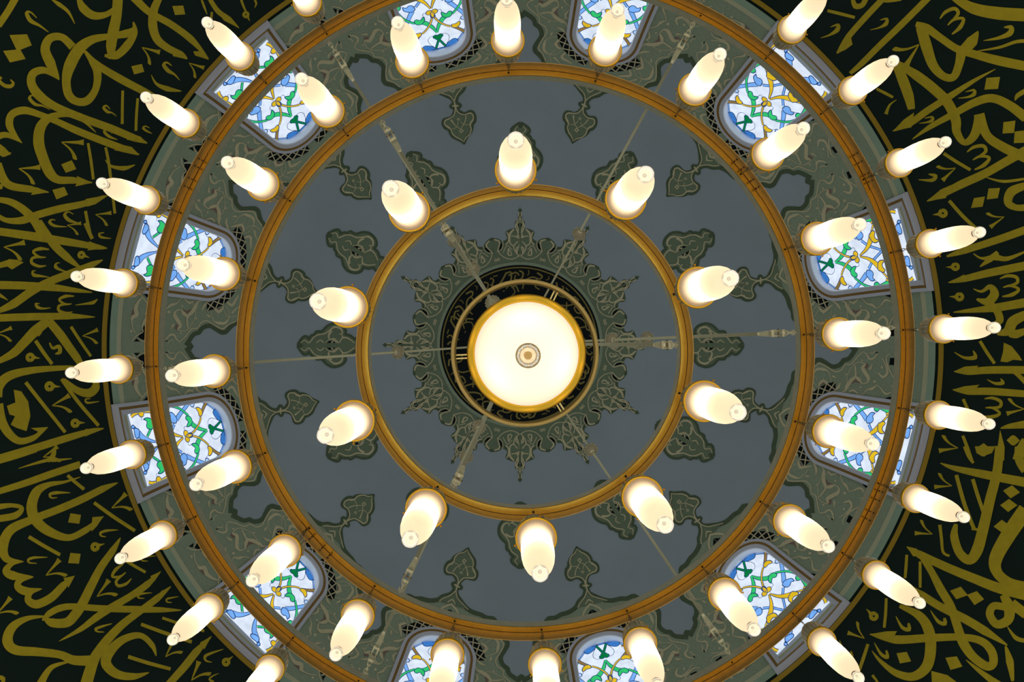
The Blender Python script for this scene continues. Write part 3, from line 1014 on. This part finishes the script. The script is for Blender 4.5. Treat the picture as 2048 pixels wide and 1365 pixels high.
GLASS = """
R G 552,358,22 610,352,24 665,348,22
P G 652,352 640,310 660,280 700,265 716,240 710,208 745,228 762,270 756,312 722,352 682,364
R G 750,315,24 850,300,20 950,350,20 1022,412,20
R B 552,485,12 530,400,38 524,320,58 540,250,80
P B 478,240 530,192 572,165 582,225 545,258 488,275
P B 556,132 594,134 582,178 560,165
R B 575,545,20 552,485,20
R Y 665,55,34 712,75,30 752,112,24
K Y 756,142,34
R Y 778,138,22 810,190,22 838,250,22 850,330,20
Z Z 700,205,4 708,182,4 735,165,4
"""
GLASS2 = """
R Y 862,737,8 940,757,26 1000,790,44 1060,842,62
P Y 1055,872 1056,805 1085,776 1125,785 1103,812 1106,848 1132,882 1112,906 1080,892
R Y 1095,895,16 1145,950,16 1185,1000,16
R B 1095,672,18 1030,740,17 985,790,20 945,872,24
P B 930,885 975,890 996,922 990,962 1012,988 975,996 940,962 920,925
R B 922,920,46 900,955,44 855,1012,38 780,1095,30
P C 738,1095 740,1055 762,1045 778,1065 775,1098
R G 598,798,10 670,812,34 740,850,50 775,885,54
P G 822,842 782,850 764,882 770,925 798,952 828,950 832,920 806,892
R G 800,955,22 880,1022,20 960,1056,20 1050,1062,24 1165,1012,24
P G 1018,1064 1014,1022 1045,1006 1070,1035 1072,1068
K H 574,828,25
K H 545,800,20
R H 530,815,22 500,845,20 460,885,20
P D 428,888 480,905 528,968 522,1008 490,1012 450,962
P D 388,740 400,735 440,870 415,850
Z Z 585,850,4 590,890,4 565,922,4 520,918,4 482,898,4
Z Z 838,800,4 850,825,4 840,842,4 818,845,4
R Y 775,762,16 722,815,16 685,880,16 668,940,18
R N 662,965,28 628,1045,32 600,1090,32
P Y 664,950 690,948 702,990 728,1030 700,1038 668,1016 655,985
K Y 834,770,28
P Y 765,752 800,725 832,740 808,768 778,775
R B 745,1100,12 650,1098,12 560,1050,12 500,1000,12
Z Z 728,1030,4 745,1035,4 752,1048,4
Z Z 1010,985,4 1030,995,4 1035,1008,4
"""
CK = {'G': M_ggreen, 'Y': M_gyellow, 'B': M_gblue, 'N': M_gbrown, 'D': M_gdblue, 'H': M_gdgreen, 'C': M_gpale, 'Z': M_lead}
def glass_items():
    out = []
    for txt, th, T, k_, ds in ((GLASS, -135, tiles(425, 75, 220 / 1365), 220 / 1365, .010), (GLASS2, -15, tiles(1560, 380, 380 / 1995), 380 / 1995, GS2)):
        th = math.radians(th); m1 = 8.1 / F * k_
        for ln in txt.strip().splitlines():
            k, c, rest = ln.split(' ', 2); pts = []
            for t in rest.split():
                q = [float(v) for v in t.split(',')]
                s_, v_ = px_to_pane(*T(q[0], q[1]), th)
                pts.append((s_ - ds, v_, (q[2] if len(q) > 2 else 0) * m1))
            out.append((k, c, pts))
    return out
GS2 = (px_to_pane(*tiles(1560, 380, 380 / 1995)(822, 742), math.radians(-15))[0] + px_to_pane(*tiles(1560, 380, 380 / 1995)(585, 800), math.radians(-15))[0]) / 2
GL = glass_items()
def closed_smooth(pts, step):
    n = len(pts); out = []
    for i in range(n):
        p0, p1, p2, p3 = pts[i - 1], pts[i], pts[(i + 1) % n], pts[(i + 2) % n]
        k = max(2, int(math.hypot(p2[0] - p1[0], p2[1] - p1[1]) / step) + 1)
        for j in range(k):
            t = j / k
            out.append(tuple(.5 * (2 * p1[c] + (p2[c] - p0[c]) * t + (2 * p0[c] - 5 * p1[c] + 4 * p2[c] - p3[c]) * t * t + (3 * p1[c] - p0[c] - 3 * p2[c] + p3[c]) * t ** 3) for c in (0, 1)))
    return out
PROF = [(0.0, .0), (.002, .045), (.040, .050), (.046, .036), (.064, .036), (.070, .048), (.112, .040), (.120, .030)]
PMATS = [M_frame, M_frame, M_frameb, M_frameb, M_frameb, M_frame, M_frame]
WNAME = {}
def make_window(i, th, name):
    root = empty(name, pane_pt(th, 0, 0.5)); root['kind'] = 'structure'
    inv = Vector(root.location)
    loc = lambda p: (p[0] - inv.x, p[1] - inv.y, p[2] - inv.z)
    fr = MB(); rings = [outline(d) for d, _ in PROF]; n = len(rings[0])
    for j, (d, h) in enumerate(PROF):
        for s, v in rings[j]: fr.v.append(loc(dome_sv(th, s, v, h)))
    for j in range(len(PROF) - 1):
        for k in range(n):
            k2 = (k + 1) % n
            fr.quad((j * n + k, j * n + k2, (j + 1) * n + k2, (j + 1) * n + k), PMATS[j])
    fr.build('window_frame', root, smooth=False)
    # reveal from the frame back to the pane
    rv = MB(); lastv = rings[-1]
    vb = V_B + PROF[-1][0]; vt = V_T - PROF[-1][0]
    pane_o = [(s, (v - vb) / (vt - vb)) for s, v in lastv]
    for s, v in lastv: rv.v.append(loc(dome_sv(th, s, v, PROF[-1][1])))
    for s, t in pane_o: rv.v.append(loc(pane_pt(th, s, t)))
    for k in range(n):
        k2 = (k + 1) % n; rv.quad((k, k2, n + k2, n + k), M_reveal)
    rv.build('window_reveal', root, smooth=False)
    g = MB(); mp = lambda h: (lambda s, v: loc(pane_pt(th, s, v / _pl, h)))
    area(g, [(s, t * _pl) for s, t in pane_o], M_pane, mp(0), 0)
    hh = [0.003]
    def both(fn):
        for mir in (1, -1): fn(mir)
    order = {'B': 0, 'D': 0, 'C': 1, 'N': 1, 'G': 2, 'Z': 2, 'Y': 3, 'H': 4}
    for kind, c, pts in sorted(GL, key=lambda t: order[t[1]] * 2 + (t[0] == 'P')):
        base = .003 + .0012 * (order[c] * 4 + (2 if kind in 'PK' else 0))
        for mir in (1, -1):
            q = [(p[0] * mir, p[1], p[2]) for p in pts]
            if kind == 'P':
                cs = closed_smooth(q, .012)
                area(g, cs, CK[c], mp(base), 0)
                strip(g, [(p[0], p[1], .0105) for p in cs + cs[:1]], M_lead, mp(base + .0012), sm=False)
            elif kind == 'K':
                x, y, r = q[0]; r *= 1.25
                disc(g, x, y, r + .005, M_lead, mp(base), 16); disc(g, x, y, r - .004, CK[c], mp(base + .0012), 16)
            elif kind == 'Z': strip(g, q, M_lead, mp(base), .01, grow=.001)
            else:
                strip(g, q, M_lead, mp(base), .01, grow=.007); strip(g, q, CK[c], mp(base + .0012), .01, grow=-.001)
    g.build('stained_glass', root, smooth=False)
    return root
for i, th in enumerate(WIN_TH):
    w_ = make_window(i, th, 'window_%d' % (i + 1))
    img = (-math.degrees(th)) % 360
    clock = int(round(((90 - img) % 360) / 30 * 2)) / 2
    hour = int(clock); w_['label'] = 'arched stained glass window in the dome at half past %d on the clock face' % (hour if hour else 12)

# ------------------------------------------------------------ chandelier
RINGS = [  # centre x, y, R, Z, count, phase (world deg)
    (.036, .047, .582, 2.62, 10, -3.2 - 18),
    (.046, .052, 1.220, 3.16, 20, -3.4),
    (.074, .044, 1.850, 3.58, 30, -2.8),
]
ch = empty('chandelier', (.05, .05, 8.0))
tag(ch, 'three-tiered brass ring chandelier on sloping rods hanging under the dome', 'chandelier')
o0 = Vector((.05, .05, 8.0))
CHX, CHY = .05, .05
def rel(p): return (p[0] - o0.x, p[1] - o0.y, p[2] - o0.z)
for ri, (cx, cy, R, Z, n, ph) in enumerate(RINGS):
    mb = MB()
    prof = [(R + .0105, Z - .080), (R + .0075, Z - .080), (R + .0075, Z - .002), (R + .0062, Z - .002), (R + .0062, Z - .0005),
            (R - .0155, Z - .0005), (R - .0175, Z - .003), (R - .0185, Z), (R - .0185, Z + .055), (R - .0160, Z + .055), (R - .0150, Z + .004), (R + .0105, Z + .004)]
    mats = [M_skirt, M_skirt, M_line, M_line, M_brass, M_edge, M_edge, M_wallb, M_wallb, M_wallb, M_wallb, M_skirt]
    mb.lathe([(r, z - o0.z) for r, z in prof], 240, M_brass, cx - o0.x, cy - o0.y, close=True, mats=mats)
    # hook holes
    for k in range(n):
        a = math.radians(ph + 360 / n * k)
        c = (cx + R * math.cos(a) * 1, cy + R * math.sin(a)); Rr = R - .003
        base = len(mb.v)
        for j in range(10):
            b = 2 * PI * j / 10
            mb.v.append(rel((cx + Rr * math.cos(a) + .0045 * math.cos(b), cy + Rr * math.sin(a) + .0045 * math.sin(b), Z - .0015)))
        mb.quad([base + j for j in range(10)], M_hole)
    ob = mb.build('brass_ring', ch, smooth=False)
    for a_img in ([], [222, 38], [152, 28, 335])[ri]:
        sp = MB(); a = math.radians(-a_img); dw = .10 / R
        sp.lathe([(R + .0073, Z - .076 - o0.z), (R + .0055, Z - .076 - o0.z), (R + .0055, Z - .006 - o0.z), (R + .0073, Z - .006 - o0.z)], 12, M_edge if 0 else M_skirt, cx - o0.x, cy - o0.y, a0=a - dw, a1=a + dw, close=True)
        for q in (-.9, -.45, .2, .6):
            b = a + dw * q
            for zz in (.02, .055):
                p = (cx + (R + .005) * math.cos(b), cy + (R + .005) * math.sin(b), Z - zz)
                sp.tube([rel(p), rel((p[0] - .004 * math.cos(b), p[1] - .004 * math.sin(b), p[2]))], .0035, 8, M_line)
        sp.build('splice_plate', ob, smooth=False)

ZT = 8.0
def rod(ri, a_img, beadz):
    cx, cy, R, Z, n, ph = RINGS[ri]
    a = math.radians(-a_img); ca, sa = math.cos(a), math.sin(a)
    A = Vector((cx + (R - .012) * ca, cy + (R - .012) * sa, Z + .05)); B = Vector((CHX + .03 * ca, CHY + .03 * sa, ZT))
    d = (B - A); L = d.length; d.normalize()
    side = Vector((-sa, ca, 0))
    mb = MB(); r = .0090
    mb.tube([rel(A + d * .20), rel(A + d * 1.2), rel(B - d * .02)], r, 10, M_rod)
    mb.tube([rel(A + d * .185), rel(A + d * .21), rel(A + d * .26), rel(A + d * .30)], [.011, .0145, .0135, .0092], 10, M_rod)
    rb = mb.build('suspension_rod', ch)
    tb = MB()
    for sg in (1, -1):
        tb.tube([rel(A + d * .10 + side * .012 * sg), rel(A + d * .19 + side * .012 * sg)], .005, 8, M_rod)
    tb.tube([rel(A + d * .10 - side * .016), rel(A + d * .10 + side * .016)], .008, 8, M_rod)
    tb.tube([rel(A + d * .19 - side * .016), rel(A + d * .19 + side * .016)], .008, 8, M_rod)
    tb.tube([rel(A + d * .14 - side * .02), rel(A + d * .14 + side * .02)], .004, 8, M_wire)
    tb.build('turnbuckle', rb)
    # chain down to the ring
    cn = MB(); k = 0; up = d.cross(side)
    while k < 4:
        c = A + d * (.004 + .026 * k); u = side if k % 2 else up
        pts = [c + d * (.018 * math.cos(t)) + u * (.009 * math.sin(t)) for t in [2 * PI * j / 12 for j in range(13)]]
        cn.tube([rel(p) for p in pts], .0035, 6, M_rod, caps=False); k += 1
    cn.build('chain', rb)
    # fluted glass bead threaded on the rod
    t = (beadz - A.z) / (B.z - A.z); c = A + (B - A) * t
    bd = MB(); bd.ball((0, 0, 0), .054, M_bead, 64, 14, .86, flute=16, famp=.07)
    bo = bd.build('glass_bead', rb); bo.location = rel(c)
    bo.rotation_euler = Vector((0, 0, 1)).rotation_difference(d).to_euler()
    for sg in (1, -1):
        cp = MB(); cp.tube([rel(c + d * .056 * sg), rel(c + d * .044 * sg)], [.011, .018], 12, M_rod); cp.build('bead_cap', rb)
for a in range(6): rod(2, 3.2 + 60 * a, 5.7)
for a in (0, 2, 4):
    rod(1, (3.5, 0, 121.9, 0, 242.6)[a] if a else 3.9, 5.38); rod(0, 2.6 + 60 * a, 4.88)
hub = MB()
hub.lathe([(.0001, ZT - .06 - o0.z), (.05, ZT - .05 - o0.z), (.06, ZT - o0.z), (.03, ZT + .06 - o0.z), (.012, ZT + .1 - o0.z), (.012, HD + RD - .02 - o0.z), (.06, HD + RD - .015 - o0.z)], 24, M_rod)
hub.build('hub', ch)

# centre bowl lamp
BX, BY, BZ = .040, .048, 2.42
bw = empty('bowl_lamp', (BX, BY, BZ))
tag(bw, 'round frosted glass bowl lamp in a gilt frame at the chandelier\'s centre', 'lamp')
b = MB()
prof = [(.1725, .022)]
for i in range(1, 15):
    t = PI / 2 * i / 14
    prof.append((.1725 * math.cos(t) + 1e-4, -.255 * math.sin(t) ** 1.0))
b.lathe(prof, 72, M_bowl); b.build('glass_bowl', bw)
fr = MB()
fr.lathe([(.172, .0), (.174, -.016), (.180, -.019), (.184, -.012), (.189, -.013), (.194, -.006), (.199, .0), (.200, .03), (.172, .03)], 96, M_bframe, close=True)
fo = fr.build('gilt_frame', bw)
cv = MB(); cv.lathe([(.196, .028), (.16, .07), (.08, .11), (.02, .13), (.012, .2), (.012, ZT - .05 - BZ)], 48, M_rod); cv.build('cover', bw)
orng = MB()
orng.lathe([(.240, .115), (.240, .095), (.257, .095), (.257, .115)], 96, M_band2, -.004, .0, close=True)
for a_img in (63.2, 183.2, 303.2):
    a = math.radians(-a_img)
    for sft in (-.006, .006):
        sd = Vector((-math.sin(a), math.cos(a), 0)) * sft
        orng.tube([Vector((.16 * math.cos(a) - .003, .16 * math.sin(a), .07)) + sd, Vector((.243 * math.cos(a) - .004, .243 * math.sin(a), .103)) + sd], .003, 8, M_edge)
orng.build('outer_band', bw)
bb = MB(); bb.ball((0, 0, -.285), .039, M_ball, 32, 20)
ballo = bb.build('glass_ball', bw)
M_clear_glow = glass_mat('clear_glass_glow', (1, .95, .85, 1), .02, .22, (.85, .60, .25, 1), .34)  # warm emission paints the bowl's glow into this clear glass ball
ballo.data.materials[0] = M_clear_glow
nt_ = MB()
nt_.lathe([(.001, -.262), (.008, -.262), (.014, -.256), (.022, -.2535), (.022, -.250)], 20, M_bframe); nt_.build('nut', bw)
def plight(name, loc, W, r, parent, col=(1, .84, .62)):
    l = bpy.data.lights.new(name, 'POINT'); l.energy = W; l.shadow_soft_size = r; l.color = col
    o = bpy.data.objects.new(name, l); COL.objects.link(o); o.location = loc; o.parent = parent
    return o
for k, a_img in enumerate((95, 212, 345)):
    a = math.radians(-a_img); plight('bulb', (.066 * math.cos(a), .066 * math.sin(a), -.150), BOWL_W, .03, bw)

# ------------------------------------------------------------ hanging glass lamps
def lamp_proto():
    t = empty('glass_lamp', (0, 0, 0))          # origin: at the hook hole in the ring
    h = MB()
    pts = [(0, .006 * math.sin(u) , -.002 - .001 * u * 10) for u in [0]]
    h.tube([(-.010, 0, .004), (-.003, 0, .006), (0, 0, -.002), (.002, 0, -.030), (-.003, 0, -.058), (.004, 0, -.066), (.007, 0, -.056)], .0019, 6, M_wire)
    for zc, rot in ((-.078, 0), (-.104, 1)):
        pts = []
        for j in range(13):
            u = 2 * PI * j / 12; x = .007 * math.sin(u); z = zc + .017 * math.cos(u)
            pts.append((0, x, z) if rot else (x, 0, z))
        h.tube(pts, .0018, 6, M_wire, caps=False)
    h.tube([(0, 0, -.118), (0, 0, -.168)], .0028, 8, M_rod); h.build('hook', t)
    c = MB()
    c.lathe([(.006, -.158), (.012, -.164), (.018, -.172), (.016, -.180), (.026, -.190), (.040, -.205), (.051, -.228), (.058, -.258), (.062, -.292), (.0635, -.326)], 96, M_cup, flute=24, famp=.022)
    c.lathe([(.006, -.160), (.016, -.184), (.024, -.193), (.038, -.209), (.049, -.232), (.056, -.262), (.0595, -.292), (.060, -.326)], 48, M_liner)
    c.build('fluted_cup', t)
    rm = MB()
    rm.lathe([(.0600, -.322), (.0655, -.322), (.0672, -.328), (.0655, -.335), (.0635, -.3375), (.0600, -.335)], 64, M_bframe, close=True)
    rmo = rm.build('brass_rim', t)
    for k in range(3):
        a = 2 * PI * k / 3 + .5; ca, sa = math.cos(a), math.sin(a)
        s = MB(); s.tube([(.052 * ca, .052 * sa, -.329), (.070 * ca, .070 * sa, -.329), (.0705 * ca, .0705 * sa, -.329), (.0745 * ca, .0745 * sa, -.329)], [.0016, .0016, .0036, .0036], 8, M_bframe)
        s.build('thumb_screw', rmo)
    g = MB()
    g.lathe([(.0600, -.3345), (.0600, -.3365), (.0580, -.3370), (.0550, -.3390), (.0522, -.3440), (.0500, -.3530), (.0487, -.3660), (.0482, -.3850), (.0490, -.430), (.0495, -.480), (.0485, -.520), (.0455, -.560), (.0400, -.595), (.0320, -.622), (.0235, -.639), (.0150, -.648)], 48, M_shade)
    g.build('glass_shade', t)
    n = MB(); n.lathe([(.0145, -.6465), (.0150, -.650), (.0105, -.6535), (.002, -.6545)], 20, M_wire); n.build('collar', t)
    f = MB(); f.ball((0, 0, -.6745), .0235, M_ball, 28, 16, 1.0); f.build('glass_ball', t)
    plight('bulb', (0, 0, -.466), BULB_W, .022, t)
    return t
def copy_tree(o, parent=None):
    c = o.copy(); COL.objects.link(c)
    if parent: c.parent = parent
    for k in list(o.children): copy_tree(k, c)
    return c
proto = lamp_proto()
first = True
def in_frame(x, y, Z):
    for dz, rr in ((0, 0), (.17, .02), (.33, .066), (.5, .05), (.69, .02)):
        z = Z - dz
        px, py = VX + F * x / z, VY + F * y / z; m = F * rr / z
        if -m < px < 2048 + m and -m + 3 < py < 1365 + m - 3 and dz > .2: return True
    return False
ORD = ['first', 'second', 'third', 'fourth', 'fifth', 'sixth', 'seventh', 'eighth', 'ninth', 'tenth', 'eleventh', 'twelfth',
       'thirteenth', 'fourteenth', 'fifteenth', 'sixteenth', 'seventeenth', 'eighteenth', 'nineteenth', 'twentieth']
RNAME = ['innermost', 'middle', 'outermost']
for ri, (cx, cy, R, Z, n, ph) in enumerate(RINGS):
    spots = []
    for k in range(n):
        a = math.radians(ph + 360 / n * k); x, y = cx + R * math.cos(a), cy + R * math.sin(a)
        if in_frame(x, y, Z): spots.append((x, y, a))
    # clockwise in the photo from the top
    spots.sort(key=lambda s: (math.degrees(s[2]) + 90 + 6) % 360)
    right = [s for s in spots if s[0] > 0]; left = sorted([s for s in spots if s[0] <= 0], key=lambda s: s[1])
    for j, s in enumerate(spots):
        if ri == 2:
            if s in right: lab = 'frosted glass lamp, %s from the top on the outermost ring\'s right arc' % ORD[right.index(s)]
            else: lab = 'frosted glass lamp, %s from the top on the outermost ring\'s left arc' % ORD[left.index(s)]
        elif j == 0: lab = 'lit frosted glass lamp at the very top of the %s brass ring' % RNAME[ri]
        else: lab = 'lit frosted glass lamp, %s clockwise after the top one on the %s brass ring' % (ORD[j - 1], RNAME[ri])
        t = proto if first else copy_tree(proto)
        first = False
        t.location = (s[0], s[1], Z); t.rotation_euler = (0, 0, random.uniform(0, 6.28))
        tag(t, lab, 'lamp', 'glass lamps on the %s brass ring' % RNAME[ri])
